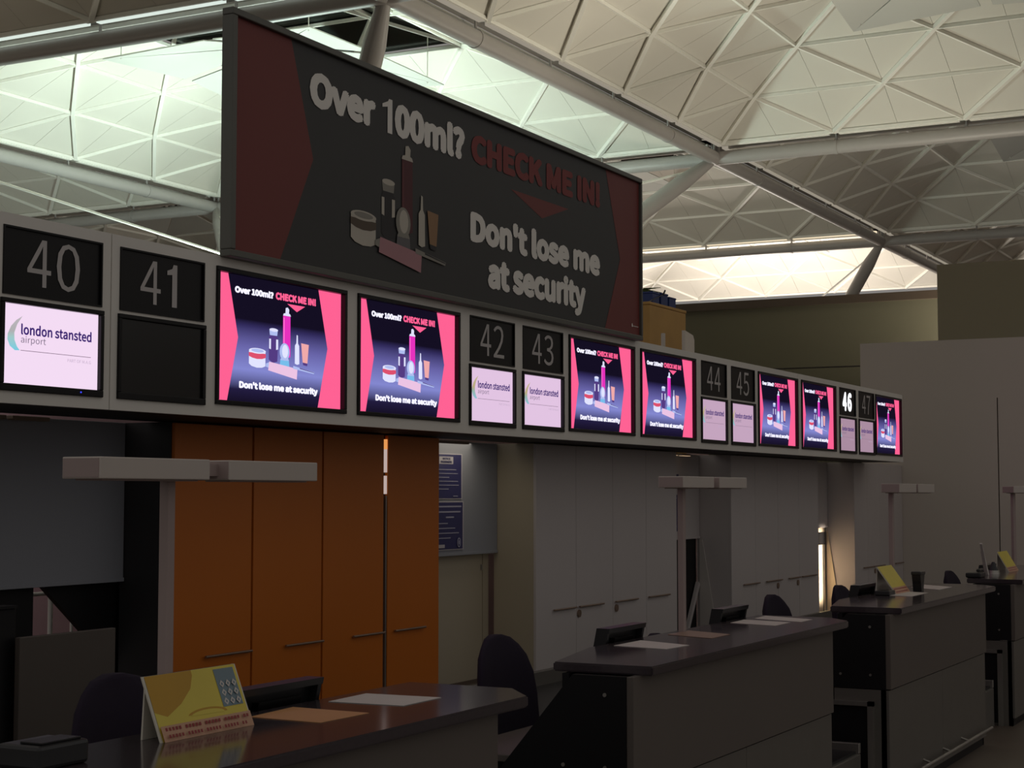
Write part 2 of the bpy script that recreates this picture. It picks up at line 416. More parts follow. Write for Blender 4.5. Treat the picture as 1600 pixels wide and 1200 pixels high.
def logo_art(gold, tone):
    ink = 'ink'
    A = Art(); A.rect(0, 0, 1, 1, G[tone])
    out = [(.202, .86), (.14, .80), (.09, .72), (.058, .62), (.055, .55), (.08, .47), (.13, .42), (.178, .425)]
    inn = [(.15, .47), (.125, .55), (.122, .64), (.15, .75)]
    A.poly(out+inn, G['cres2' if gold else 'cres'])
    A.text('london stansted', .187, .625, .926, .765, G[ink], .012)
    A.text('airport', .187, .50, .44, .61, G['grey'], 0)
    A.rect(.184, .422, .92, .43, G['rule'])
    A.text('PART OF M.A.G', .667, .338, .92, .378, G['faint'], .0)
    return A

# ------------------------------------------------------------------ the fascia with its screens
FY = 4.90                      # face of the fascia
PER = 3.86
fa = thing('sign_fascia', (4.0, FY, 0), kind=None, label='long pale grey fascia over the check-in desks that holds the numbers and screens', cat='fascia')
nums, logos, ads = [], [], []
def modx(k): return 4.95+PER*k
holes = []
for k in range(4):
    x = modx(k)
    for q, (a, b) in enumerate(((x, x+.585), (x+.70, x+1.29))):
        holes.append((a, b, 2.605, 2.885)); nums.append((a, b, 2.605, 2.885, 40+2*k+q))
        holes.append((a-.01, b+.01, 2.215, 2.59)); logos.append((a-.01, b+.01, 2.215, 2.59, 40+2*k+q))
    for q, (a, b) in enumerate(((x+1.38, x+2.50), (x+2.61, x+3.73))):
        if k == 3 and q == 1: continue
        if k == 3: a, b = a-.04, b-.06
        holes.append((a, b, 2.225, 2.885)); ads.append((a, b, 2.225, 2.885))
seams = [3.0, 5.595, 15.19, 19.03]
Z0, Z1 = 2.165, 2.935
for si in range(3):
    xa, xb = seams[si]+.003, seams[si+1]-.003
    mb = MB()
    hs = sorted([h for h in holes if xa-.05 < (h[0]+h[1])/2 < xb+.05])
    # vertical cuts
    xs = sorted(set([xa, xb]+[v for h in hs for v in h[:2]]))
    zs = sorted(set([Z0, Z1]+[v for h in hs for v in h[2:]]))
    for i in range(len(xs)-1):
        run = None
        for j in range(len(zs)-1):
            cx, cz = (xs[i]+xs[i+1])/2, (zs[j]+zs[j+1])/2
            if any(h[0] < cx < h[1] and h[2] < cz < h[3] for h in hs):
                if run is not None: mb.box(xs[i]-4, xs[i+1]-4, 0, .03, run, zs[j], M_fascia); run = None
            elif run is None: run = zs[j]
        if run is not None: mb.box(xs[i]-4, xs[i+1]-4, 0, .03, run, Z1, M_fascia)
    mb.build('face_panel', fa)
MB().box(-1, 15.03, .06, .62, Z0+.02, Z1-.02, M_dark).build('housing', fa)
MB().box(-1, 15.03, .03, .62, Z1-.02, Z1, M_fascia).build('top_panel', fa)
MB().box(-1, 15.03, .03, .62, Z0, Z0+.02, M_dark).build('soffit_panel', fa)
MB().box(15.005, 15.03, .03, .62, Z0+.02, Z1-.02, M_fascia).build('end_panel', fa)

where = {40: 'leftmost of all', 41: 'second from the left edge', 42: 'left one of the pair below the banner', 43: 'right one of the pair below the banner',
         44: 'left one of the middle pair', 45: 'right one of the middle pair', 46: 'left one of the farthest pair', 47: 'right one of the farthest pair'}
M_num = mat('grey_numeral', (205, 200, 198), .6)
M_numl = glow('lit_numeral', (250, 250, 255), 1.6)
for a, b, c, d, n in nums:
    lit = n == 46
    t = thing('number_sign', (a, FY, c), f'black desk number sign with {"glowing bold white" if lit else "thin grey"} {n}, {where[n]}', 'sign', 'desk number signs on the fascia')
    W_, H_ = b-a, d-c
    MB().box(0, W_, .004, .05, 0, H_, M_bezel).build('board', t)
    mb = MB()
    for x0, x1, z0, z1 in ((0, W_, 0, .008), (0, W_, H_-.008, H_), (0, .008, .008, H_-.008), (W_-.008, W_, .008, H_-.008)): mb.box(x0, x1, -.006, .004, z0, z1, M_bezel)
    mb.build('frame', t)
    A = Art(); s = str(n)
    if lit:
        A.text(s[0], .22, .16, .47, .86, M_numl, .02); A.text(s[1], .52, .16, .77, .86, M_numl, .02)
    else:
        A.text(s[0], .24, .17, .475, .87, M_num, 0)
        if s[1] == '1': A.poly([(.55+.12*x, .17+.70*y) for x, y in [(.5, 0), (1, 0), (1, 1), (.62, 1), (.5, .90), (0, .84), (0, .74), (.5, .76)]], M_num)
        else: A.text(s[1], .53, .16, .77, .88, M_num, 0)
    link_mesh('numeral', A.mesh('numeral', W_, H_), t, (0, .003, 0))
M_off = mat('switched_off_screen', (16, 15, 16), .25)
logo_me = {}
for a, b, c, d, n in logos:
    W_, H_ = b-a, d-c; off = n == 41
    desc = {40: 'with grey crescent logo, leftmost below the numbers', 42: 'with gold crescent logo, left of its twin below the banner'}.get(n, f'{where[n]}')
    t = thing('display_screen', (a, FY, c), ('switched-off black display screen under number 41' if off else f'small lilac airport display screen {desc}'),
              'screen', 'small screens under the numbers')
    mb = MB(); q = .02
    for x0, x1, z0, z1 in ((0, W_, 0, q+.01), (0, W_, H_-q, H_), (0, q, q+.01, H_-q), (W_-q, W_, q+.01, H_-q)): mb.bbox(x0, x1, -.012, .03, z0, z1, M_bezel, .003)
    mb.build('bezel', t)
    w2, h2 = W_-2*q, H_-2*q-.01
    if off:
        MB().box(q, W_-q, 0, .02, q+.01, H_-q, M_off).build('glass', t, label='dark unlit glass')
    else:
        key = 0 if n < 42 else (1 if n < 44 else (2 if n < 46 else 3))  # farther screens get dimmer tones that paint in viewing-angle falloff
        if key not in logo_me: logo_me[key] = logo_art(key > 0, ('lilac', 'lilac2', 'lilac3', 'lilac4')[key]).mesh('logo_picture', w2, h2)
        link_mesh('picture', logo_me[key], t, (q, .008, q+.01))
        if n == 40: MB().box(.46, .466, -.014, -.011, .012, .018, glow('blue_led', (60, 70, 255), 1.5)).build('indicator_light', t, label='tiny blue light')
ad_me = None
adw = ['first and largest in view, right of number 41', 'second, left of number 42 below the banner', 'right of number 43, under the banner end', 'left of number 44',
       'right of number 45', 'left of glowing 46', 'last, at the right end of the fascia']
for k, (a, b, c, d) in enumerate(ads):
    W_, H_ = b-a, d-c; q = .022
    t = thing('advert_screen', (a, FY, c), f'black and pink toiletries advert screen, {adw[k]}', 'screen', 'large advert screens on the fascia')
    mb = MB()
    for x0, x1, z0, z1 in ((0, W_, 0, q), (0, W_, H_-q, H_), (0, q, q, H_-q), (W_-q, W_, q, H_-q)): mb.bbox(x0, x1, -.012, .03, z0, z1, M_bezel, .003)
    mb.build('bezel', t)
    if ad_me is None: ad_me = ad_art().mesh('advert_picture', 1, 1)
    o = link_mesh('picture', ad_me, t, (q, .02, q)); o.scale = (W_-2*q, 1, H_-2*q)

# ------------------------------------------------------------------ the banner
B0, B1, BZ0, BZ1, BY = 6.37, 11.33, 2.95, 4.12, 4.85
bn = thing('banner_board', (B0, BY, BZ0), 'large black and red advert banner standing on the fascia above the screens', 'banner')
W_, H_ = B1-B0, BZ1-BZ0
M_alu = mat('dull_aluminium', (104, 104, 98), .45, .5)
M_bk = mat('banner_black', (58, 58, 58), .55, noise=.03); M_brd = mat('banner_red', (124, 54, 50), .55, noise=.03)
M_blt = mat('banner_lettering', (252, 246, 238), .6); M_brl = mat('banner_red_lettering', (136, 56, 54), .6)
MB().box(.01, W_-.01, .012, .045, .02, H_-.02, M_alu).build('box', bn)
for nm, x0, x1, z0, z1 in (('frame_rail', -.01, W_+.01, -.02, .016), ('frame_rail', -.01, W_+.01, H_-.016, H_+.02), ('frame_post', -.01, .03, .016, H_-.016), ('frame_post', W_-.012, W_+.01, .016, H_-.016)):
    MB().bbox(x0, x1, -.012, .055, z0, z1, M_alu, .005).build(nm, bn)
A = Art(); A.rect(0, 0, 1, 1, M_bk)
link_mesh('face', A.mesh('face', W_, H_), bn, (0, .012, 0))
for nm, pts in (('red_panel', [(0, 0), (.083, 0), (.142, .49), (.1, 1), (0, 1)]), ('red_panel', [(1, 0), (1, 1), (.877, 1), (.928, .464), (.872, 0)]), ('red_arrow', [(.585, .665), (.674, .56), (.755, .665)])):
    A = Art(); A.z = 2; A.poly(pts, M_brd); link_mesh(nm, A.mesh(nm, W_, H_), bn, (0, .012, 0))
for s, x0, y0, x1, y1, m in (('Over', .134, .725, .262, .888, M_blt), ('00ml?', .302, .725, .464, .900, M_blt), ('CHECK ME IN!', .480, .735, .858, .890, M_brl),
                             ("Don\'t lose me", .478, .318, .857, .488, M_blt), ('at security', .523, .055, .809, .272, M_blt)):
    v, f = text_geo(s, .026)
    fs = sorted(f, key=lambda q: min(v[i][0] for i in q)); groups = [[]]; mx = 0
    for q in fs:
        if groups[-1] and min(v[i][0] for i in q) > mx + .022: groups.append([])
        groups[-1].append(q); mx = max(mx, max(v[i][0] for i in q))
    for g in groups:
        ids = sorted({i for q in g for i in q}); ix = {i: k for k, i in enumerate(ids)}
        A = Art(); A.L.append(([(x0+(x1-x0)*v[i][0], y0+(y1-y0)*v[i][1], v[i][2]) for i in ids], [tuple(ix[i] for i in q) for q in g], m, 6))
        link_mesh('lettering', A.mesh('lettering', W_, H_), bn, (0, .012, 0))
A = Art(); A.z = 5; A.poly([(.276+.021*x, .729+.165*y) for x, y in ONE], M_blt); link_mesh('lettering', A.mesh('lettering', W_, H_), bn, (0, .012, 0))
A = Art(); A.z = 5; A.rect(.968, .066, .993, .069, M_blt)
A.ell(.970, .072, .002, .012, M_blt)
link_mesh('small_print', A.mesh('small_print', W_, H_), bn, (0, .012, 0))
BC = dict(white=mat('p_white', (205, 198, 184), .6), pale=mat('p_pale', (150, 146, 136), .6), magenta=mat('p_can', (92, 44, 50), .6), pinkhi=mat('p_canhi', (112, 58, 62), .6),
          violet=mat('p_dark', (48, 46, 48), .6), red=mat('p_band', (92, 78, 64), .6), rose=mat('p_rose', (190, 140, 146), .6), orange=mat('p_orange', (160, 124, 90), .6), cyan=mat('p_handle', (110, 108, 110), .6))
A = Art(); A.z = 4
products(A, lambda x, y: (.118+.396*x, -.13+1.03*y), BC)
link_mesh('product_print', A.mesh('product_print', W_, H_, .0004), bn, (0, .012, 0))
# stand brackets between banner and fascia
for x in (.35, 1.6, 2.9, 4.2):
    MB().box(x, x+.05, .055, .10, -.035, .05, M_alu).build('bracket', bn)

# ------------------------------------------------------------------ cupboard blocks under the fascia
WY = 5.35
def block(x0, x1, front, side, names, knobs, handles, label, seams_gap=None):
    t = thing('cupboard_block', (x0, WY, 0), label, 'cupboard', 'cupboard blocks behind the desks')
    L = x1-x0; MB().box(.004, L, .022, .34, .12, 2.16, side).build('carcass', t)
    n = 4; wd = L/n
    for k in range(n):
        g0 = g1 = .009 if front is M_orange else .0025
        if seams_gap == k+1: g1 = .012
        if seams_gap == k: g0 = .035
        a, b = k*wd+g0, (k+1)*wd-g1
        d = MB().bbox(a, b, 0, .022, .55, 2.155, front, .002).build('door', t)
        for h0, h1, hz in handles:
            hc = (h0+h1)/2-x0
            if a <= hc < b:
                MB().tube((h0-x0, -.018, hz), (h1-x0, -.018, hz), .007, .007, M_handle, 8).tube((h0-x0+.02, -.018, hz), (h0-x0+.02, 0, hz), .005, .005, M_handle, 6).tube((h1-x0-.02, -.018, hz), (h1-x0-.02, 0, hz), .005, .005, M_handle, 6).build('handle', d)
        for kx, kz in knobs:
            if a <= kx-x0 < b: MB().tube((kx-x0, 0, kz), (kx-x0, -.012, kz), .028, .028, M_handle, 14).build('lock', d)
    MB().box(0, L, .01, .022, .12, .545, M_plinth).build('plinth', t)
    return t
block(2.66, 5.25, M_white, M_white, 0, [], [(3.0, 3.5, .97), (3.7, 4.1, .97), (4.3, 4.7, .97)], 'white cupboard block hidden left of the first shutter recess')
ob = block(6.59, 9.23, M_orange, M_side, 0, [], [(6.84, 7.23, .975), (7.54, 7.90, .975), (8.21, 8.55, .975), (8.67, 9.03, .975)], 'tall orange cupboard block with four doors and slim handles', 3)
MB().box(8.575-6.59, 8.588-6.59, -.004, .02, .56, 1.79, M_metal).build('edge_strip', ob, label='pale metal edge strip')
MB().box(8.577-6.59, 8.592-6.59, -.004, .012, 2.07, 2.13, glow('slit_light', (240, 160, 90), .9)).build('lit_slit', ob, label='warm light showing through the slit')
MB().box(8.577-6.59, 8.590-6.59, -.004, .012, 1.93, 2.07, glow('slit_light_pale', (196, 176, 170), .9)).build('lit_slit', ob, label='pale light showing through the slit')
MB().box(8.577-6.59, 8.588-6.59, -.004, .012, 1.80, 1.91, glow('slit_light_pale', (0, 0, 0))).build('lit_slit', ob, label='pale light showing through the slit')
block(10.59, 13.24, M_white, M_beige, 0, [(11.29, .915), (11.97, .915)], [(10.85, 11.22, .965), (11.28, 11.71, .965), (11.94, 12.37, .965), (12.60, 13.04, .965)], 'pale grey cupboard block behind the second counter, below number 42')
block(14.57, 17.23, M_white, M_white, 0, [(15.87, .90), (16.50, .90)], [(14.87, 15.30, .955), (15.51, 15.97, .955), (16.19, 16.55, .955), (16.62, 17.10, .955)], 'pale grey cupboard block beneath the fascia left of the lit doorway')
block(18.58, 20.70, M_white, M_white, 0, [(19.4, .90)], [(18.9, 19.3, .955), (19.32, 19.8, .955), (20.3, 20.66, .955)], 'pale grey cupboard block at the right wall, last in the row')

# recesses between the blocks: shutters, posters, openings
def shutter(x0, x1, zb, label, m=M_blue_grey):
    t = thing('bag_drop_shutter', (x0, 5.66, 0), label, 'shutter', 'shutters in the recesses')
    MB().bbox(.002, x1-x0-.002, 0, .04, zb, 2.16, m, .003).build('leaf', t)
    MB().bbox(.002, x1-x0-.002, -.006, .0, zb, zb+.02, m, .002).build('bottom_rail', t)
    return t
shutter(5.25, 6.59, 1.36, 'grey shutter panel at the left edge, below numbers 40 and 41')
shutter(9.23, 10.59, 1.38, 'blue-grey shutter with two dark blue posters beside the orange doors')
shutter(13.24, 14.57, 1.39, 'narrow view of a grey shutter in the third recess behind the desk lamp', M_white)
shutter(17.23, 18.58, 1.42, 'grey shutter above the lit doorway in the far recess', M_white)
M_pblue = mat('poster_blue', (54, 54, 104), .4); M_ptxt = mat('poster_print', (170, 168, 190), .5); M_pwh = mat('poster_white', (196, 190, 196), .5)
def poster(x1, z0, z1, rz, label, kind):
    W_ = .50; t = thing('wall_poster', (x1-W_, 5.652, z0), label, 'poster', 'blue posters on the shutters')
    H_ = z1-z0
    MB().box(0, W_, 0, .007, 0, H_, M_pwh).build('backing', t)
    A = Art(); A.rect(.02, .02, .97, .98, M_pblue)
    if kind:
        A.rect(.36, .77, .74, .93, M_pwh); A.text('NOTICE', .45, .86, .66, .91, M_pblue, .02); A.text('PASSENGERS', .40, .79, .70, .84, M_pblue, .02)
        for k, (a, b) in enumerate(((.2, .82), (.2, .86), (.24, .62), (.2, .86), (.2, .88), (.2, .6))): A.rect(a, .64-k*.085, b, .655-k*.085, M_ptxt)
        A.rect(.72, .06, .85, .075, M_ptxt)
    else:
        for k, (a, b) in enumerate(((.2, .93), (.2, .9), (.5, .72))): A.rect(a, .88-k*.11, b, .91-k*.11, M_ptxt)
        for k, (a, b) in enumerate(((.2, .55), (.2, .75), (.2, .85), (.2, .62))): A.rect(a, .54-k*.1, b, .56-k*.1, M_ptxt)
        A.rect(.22, .05, .46, .12, M_pwh); A.ell(.85, .15, .05, .1, M_ptxt); A.ell(.85, .15, .035, .075, M_pblue); A.ell(.85, .15, .02, .05, M_ptxt)
    link_mesh('print', A.mesh('print', W_, H_), t, (0, -.001, 0))
poster(10.06, 1.765, 2.075, 0, 'upper dark blue notice poster with a white heading box on the shutter', 1)
poster(10.08, 1.42, 1.75, 0, 'lower dark blue poster with a round badge on the shutter', 0)
poster(14.05, 1.85, 1.98, 0, 'small dark poster partly hidden behind the third cupboard, seen above the lamp', 1)
poster(14.02, 1.46, 1.80, 0, 'tall dark poster edge beside the lamp post in the third recess', 0)

# recess 1: lower shutter, its cream colour standing in for warm light
t = thing('lower_hatch', (9.23, 5.73, 0), 'warm-lit cream lower hatch door beneath the poster shutter, behind the first chair', 'hatch')
MB().box(.002, 1.26, 0, .03, .50, 1.42, M_beige).build('leaf', t); MB().box(1.27, 1.355, 0, .03, .50, 1.42, M_beige).build('side_strip', t)
MB().bbox(1.235, 1.25, -.012, 0, 1.26, 1.30, M_metal, .002).build('latch', t)
# recess 0: black boards, triangular gap onto the baggage hall
M_hall = mat('baggage_hall_wall', (150, 124, 128), .8)
t = thing('recess_board', (5.25, 5.72, 0), 'black boards under the left shutter leaving a slanted gap', 'board')
MB().box(-.0, .77, 0, .03, .4, 1.42, M_black).build('board', t)
MB().prism([(.79, 1.42), (1.5, 1.42), (1.5, .4), (1.30, .4), (1.30, .97), (.83, 1.36)], 0, .03, 1, M_black).build('board', t)
t = thing('hall_post', (6.30, 6.6, 0), 'white bent post in the baggage hall, left one seen through the slanted gap', 'post', 'posts in the baggage hall')
MB().tube((.78, 0, 0), (.78, 0, 1.27), .014, .014, M_rib, 8).build('post', t); MB().tube((.60, 0, 1.25), (.80, 0, 1.25), .012, .012, M_rib, 8).build('arm', t)
t = thing('hall_post', (7.36, 6.7, 0), 'thin white post in the baggage hall, right one in the slanted gap', 'post', 'posts in the baggage hall')
MB().tube((0, 0, 0), (0, 0, 1.18), .009, .009, M_rib, 8).build('post', t); MB().tube((0, 0, 0), (0, 0, .02), .05, .05, M_rib, 10).build('foot', t)
MB().box(3, 22, 8.4, 8.6, 0, 2.9, M_hall).build('wall_baggage_hall', kind='structure')
# recess 2: dark opening with strut and a painted lit strip
t = thing('belt_opening', (13.24, 5.72, 0), 'black belt opening with a slanted grey strut behind the second lamp post', 'opening')
MB().box(0, 1.31, -.03, -.02, .3, 1.42, M_black).build('curtain', t)
MB().bar((.98, -.04, .52), (1.29, -.04, .98), .045, .03, M_white, Vector((0, 1, 0))).build('strut', t)
MB().prism([(-.06, .3), (-.27, .3), (-.09, 1.38), (-.06, 1.38)], 1.315, 1.327, 0, M_paper).build('light_wedge', t)  # pale wedge paints the lit strip on the side face
# recess 3: bright doorway
t = thing('lit_doorway', (17.23, 5.72, 0), 'bright cream doorway with a small dark sign in the far recess', 'doorway')
MB().box(0, 1.33, -.03, -.01, .0, 1.42, mat('bright_cream', (240, 220, 190), .6)).build('leaf', t)
MB().box(1.245, 1.26, -.034, -.03, .3, 1.24, M_dark).build('joint', t)
MB().box(1.0, 1.30, -.05, -.03, 1.23, 1.37, M_black).build('small_sign', t)
MB().prism([(-.05, .3), (-.22, .3), (-.06, 1.38), (-.05, 1.38)], 1.338, 1.346, 0, MATS['bright_cream']).build('light_wedge', t)  # cream wedge paints light falling on the recess side
area('doorway_fill', (18.36, 5.42, 1.0), .20, 1.8, (1.0, .86, .70), (math.radians(90), 0, 0), .8, 42)  # added lamp before the leaf, standing in for light from beyond
area('hatch_light', (9.95, 5.5, 2.10), .5, .8, (1.0, .9, .72), (math.radians(18), 0, 0))
area('hall_light', (7.4, 7.2, 2.2), .6, 9, (1.0, .86, .86), (math.radians(60), 0, 0))
# strip fittings in the soffit of the recesses
M_fit = glow('soffit_lamp', (176, 150, 120), 1); M_fitd = mat('soffit_fitting', (150, 130, 112), .5)
for x, L_, lit, lab in ((5.32, .16, 0, 'dull slim lamp fitting under the fascia at the left edge'), (5.52, .12, 0, 'dull slim lamp fitting under the fascia, second from left'), (5.68, .24, 0, 'longer slim lamp fitting under the fascia over the grey shutter'),
                        (9.46, .50, 0, 'slim lamp fitting in the soffit over the blue posters'), (13.55, .2, 1, 'glowing soffit lamp left of its pair above the second desk lamp'), (13.85, .2, 1, 'glowing soffit lamp right of its pair above the second desk lamp')):
    t = thing('soffit_light', (x, 5.56, 2.142), lab, 'lamp', 'lamp fittings under the fascia')
    MB().bbox(0, L_, -.02, .02, 0, .016, M_fitd, .002).build('housing', t)
    MB().box(.008, L_-.008, -.023, .016, -.004, .0, M_fit if lit else M_fitd).build('diffuser', t)

# baggage belt behind the desks
t = thing('baggage_belt', (5.3, 4.2, 0), 'long low baggage belt running behind the check-in desks', 'conveyor')
MB().box(0, 15.3, .06, 1.1, .44, .46, M_plastic).build('belt', t)
MB().bbox(0, 15.3, 0, .06, .40, .52, M_plinth, .006).build('side_rail', t); MB().bbox(0, 15.3, 1.1, 1.14, .40, .56, M_plinth, .006).build('side_rail', t)
MB().box(.05, 15.25, .03, 1.1, .0, .40, M_black).build('skirt', t)
t = thing('grey_partition', (4.62, 4.45, 0), 'plain grey-brown partition below the dark recess at bottom left', 'partition')
MB().bbox(0, .52, 0, .025, .03, 1.275, mat('partition_grey', (84, 76, 70), .6), .003).build('sheet', t)
MB().box(.03, .10, -.10, .12, 0, .03, M_plinth).build('foot', t); MB().box(.42, .49, -.10, .12, 0, .03, M_plinth).build('foot', t)
t = thing('black_screen_panel', (4.05, 4.5, 0), 'black panel standing at the bottom left edge of view', 'panel')
MB().bbox(0, .60, 0, .05, .0, 1.38, M_black, .004).build('leaf', t); MB().box(.0, .60, -.01, .06, 1.38, 1.39, M_black).build('cap', t)

# ------------------------------------------------------------------ counters
def counter(x0, x1, label):
    t = thing('check_in_counter', (x0, 2.6, 0), label, 'counter', 'check-in counters')
    L = x1-x0
    top = [(.09, -.05), (L+.12, -.05), (L+.30, .10), (L+.30, .52), (.72, .52), (.09, .40), (-.01, .33), (.06, -.05)]
    top = [(.07, -.05), (L+.12, -.05), (L+.30, .10), (L+.30, .52), (.70, .52), (.07, .38)]
    bm = bmesh.new(); vs = [bm.verts.new((x, y, 1.093)) for x, y in top]; f = bm.faces.new(vs)
    r = bmesh.ops.extrude_face_region(bm, geom=[f]); bmesh.ops.translate(bm, vec=(0, 0, .037), verts=[v for v in r['geom'] if isinstance(v, bmesh.types.BMVert)])
    bmesh.ops.bevel(bm, geom=bm.edges[:], offset=.006, segments=2, affect='EDGES')
    mb = MB().add([v.co[:] for v in bm.verts] if not bm.verts.index_update() else [], [[v.index for v in f.verts] for f in bm.faces], M_top); bm.free()
    mb.build('worktop', t)
    MB().bbox(0, L, 0, .03, .66, 1.093, M_counter, .002).build('front_panel', t)
    for a, b in ((0, L*.5-.003), (L*.5+.003, L)):
        MB().bbox(a, b, .012, .03, .06, .652, M_plinth, .002).build('lower_panel', t)
    MB().box(0, L, .03, .06, .0, .66, M_black).build('kick_board', t)
    MB().tube((L*.2, -.04, .13), (L-.05, -.04, .13), .012, .012, M_metal, 8).build('foot_rail', t)
    for x in (L*.3, L*.5, L*.7): MB().tube((x, -.04, .13), (x, .02, .15), .008, .008, M_metal, 6).build('rail_bracket', t)
    for gx in (0, L-.03):
        g = MB().prism([(.03, 1.093), (.26, 1.093), (.62, .66), (.03, .66)], gx-.004, gx+.03, 0, M_black).build('gable', t, label='black sloping end panel')
        for yy, zz in ((.12, 1.02), (.12, .74), (.30, .74)):
            MB().tube((gx-.008, yy, zz), (gx-.004, yy, zz), .008, .008, M_metal, 8).build('bolt', g)
        MB().box(gx, gx+.03, .03, .34, 0, .655, M_plinth).build('end_plinth', t)
    mb = MB()
    for a, b, c, d in ((.10, .135, 0, .585), (.10, .40, .56, .585)): mb.box(-.03, 0, a, b, c, d, M_metal)
    mb.build('side_frame', t); MB().box(-.006, 0, .14, .40, .02, .555, M_black).build('side_opening', t)
    MB().box(.05, L-.05, .30, .33, .66, 1.09, M_black).build('inner_panel', t)
    MB().bbox(.05, L-.05, .50, .88, .72, .75, M_counter, .004).build('staff_desk', t)
    MB().box(.3, .34, .5, .85, 0, .72, M_black).build('desk_support', t); MB().box(L-.84, L-.8, .5, .85, 0, .72, M_black).build('desk_support', t)
    MB().box(.04, L-.04, .33, .52, .66, .70, M_black).build('cable_tray', t)
    return t
counter(2.25, 4.87, 'nearest check-in counter with yellow card, its glossy dark top at bottom left')
counter(5.98, 8.60, 'second check-in counter with two black monitors on a dark glossy top')
counter(9.74, 12.36, 'third check-in counter with a yellow sign and black box end')
counter(13.42, 16.0, 'farthest check-in counter cut off by the right edge of the picture')
# weighing belts in the gaps
for k, (a, b, lab) in enumerate(((4.95, 5.90, 'weighing belt between the first and second counters'), (8.98, 9.62, 'weighing belt between the second and third counters'), (12.75, 13.32, 'weighing belt between the third and fourth counters'))):
    t = thing('weighing_belt', (a, 2.75, 0), 'low steel '+lab, 'conveyor', 'weighing belts between the counters')
    MB().bbox(0, b-a, 0, 1.42, 0, .30, M_plinth, .008).build('body', t); MB().box(.04, b-a-.04, .02, 1.40, .30, .315, M_plastic).build('belt', t)
    MB().bbox(0, .035, 0, 1.42, .30, .36, M_metal, .004).build('guard', t); MB().bbox(b-a-.035, b-a, 0, 1.42, .30, .36, M_metal, .004).build('guard', t)

# ------------------------------------------------------------------ desk lamps
M_lamp = mat('lamp_enamel', (200, 190, 182), .5, noise=.03); M_lamp2 = mat('lamp_end', (168, 150, 146), .5)
def lamp(x, w1, gap, w2, ztop, px, label, rz=0, h=.058, y=2.97, ztable=.75, dy=.13):
    t = thing('desk_lamp', (x, y, 0), label, 'lamp', 'twin-headed desk lamps', rz=rz)
    for a, b in ((0, w1), (w1+gap, w1+gap+w2)):
        hd = MB().bbox(a, b, 0, dy, ztop-h, ztop, M_lamp, .003).build('lamp_head', t)
        MB().box(a-.002, a+.0, .004, dy-.004, ztop-h+.004, ztop-.004, M_lamp2).build('end_cap', hd)
        MB().box(a+.03, b-.03, .02, dy-.02, ztop-h-.004, ztop-h, M_lamp2).build('louvre', hd)
    MB().box(w1, w1+gap, .04, dy-.03, ztop-h+.012, ztop-.012, M_lamp2).build('link_bar', t)
    MB().bbox(px-.016, px+.018, .08, .112, ztable, ztop-h, M_lamp2, .004).build('post', t)
    MB().bbox(px-.06, px+.06, .045, .145, ztable, ztable+.015, M_plastic, .004).build('base', t)
lamp(3.36, .46, .09, .45, 1.898, .39, 'nearest twin-headed desk lamp, in front of the orange cupboards')
lamp(7.44, .41, .08, .40, 1.885, .21, 'second twin-headed desk lamp, in front of the third recess', h=.055)
lamp(11.43, .46, .06, .48, 1.872, .13, 'third twin-headed desk lamp near the right wall', h=.062)
lamp(15.4, .40, .06, .40, 1.87, .10, 'fourth desk lamp cut off by the right edge', rz=-.5, h=.06)

# ------------------------------------------------------------------ monitors
def monitor(x, y, ztop, w_, label, rz=0, zb=.75, hh=.30):
    t = thing('monitor', (x, y, zb), label, 'monitor', 'black monitors on the desks', rz=rz)
    h = ztop-zb; lo = h-hh
    til = lambda z: .06-.06*(z-lo)/hh
    def q(x0, x1, z0, z1, d0, d1, m, nm):
        vs = []
        for X in (x0, x1):
            for D in (d0, d1):
                for Z in (z0, z1): vs.append((X, til(Z)+D, Z))
        return MB().add(vs, [(0, 1, 3, 2), (4, 6, 7, 5), (0, 4, 5, 1), (2, 3, 7, 6), (0, 2, 6, 4), (1, 5, 7, 3)], m).build(nm, t)
    q(0, w_, lo, h, .0, .03, M_plastic, 'shell'); q(0, w_, h-.022, h, -.035, 0, M_plastic, 'rim'); q(0, .02, lo, h-.022, -.03, 0, M_plastic, 'rim'); q(w_-.02, w_, lo, h-.022, -.03, 0, M_plastic, 'rim')
    q(.10, w_-.10, lo+.1, h-.05, -.025, 0, M_bezel, 'rear_cover')
    q(.015, w_-.015, lo+.015, h-.015, .03, .032, M_off, 'glass')
    MB().bbox(w_/2-.04, w_/2+.04, .0, .05, .01, lo+.08, M_plastic, .005).build('stand', t); MB().bbox(w_/2-.13, w_/2+.13, -.06, .14, 0, .014, M_plastic, .005).build('foot', t)
monitor(4.19, 3.15, 1.20, .43, 'black monitor leaning back beside the yellow card on the nearest counter')
monitor(6.90, 3.15, 1.195, .42, 'left black monitor on the second counter')
monitor(8.35, 3.15, 1.195, .40, 'right black monitor on the second counter')
monitor(10.93, 3.15, 1.195, .42, 'small black monitor at the left of the third counter')
monitor(14.88, 3.15, 1.18, .46, 'black monitor on the farthest counter left of the white board')

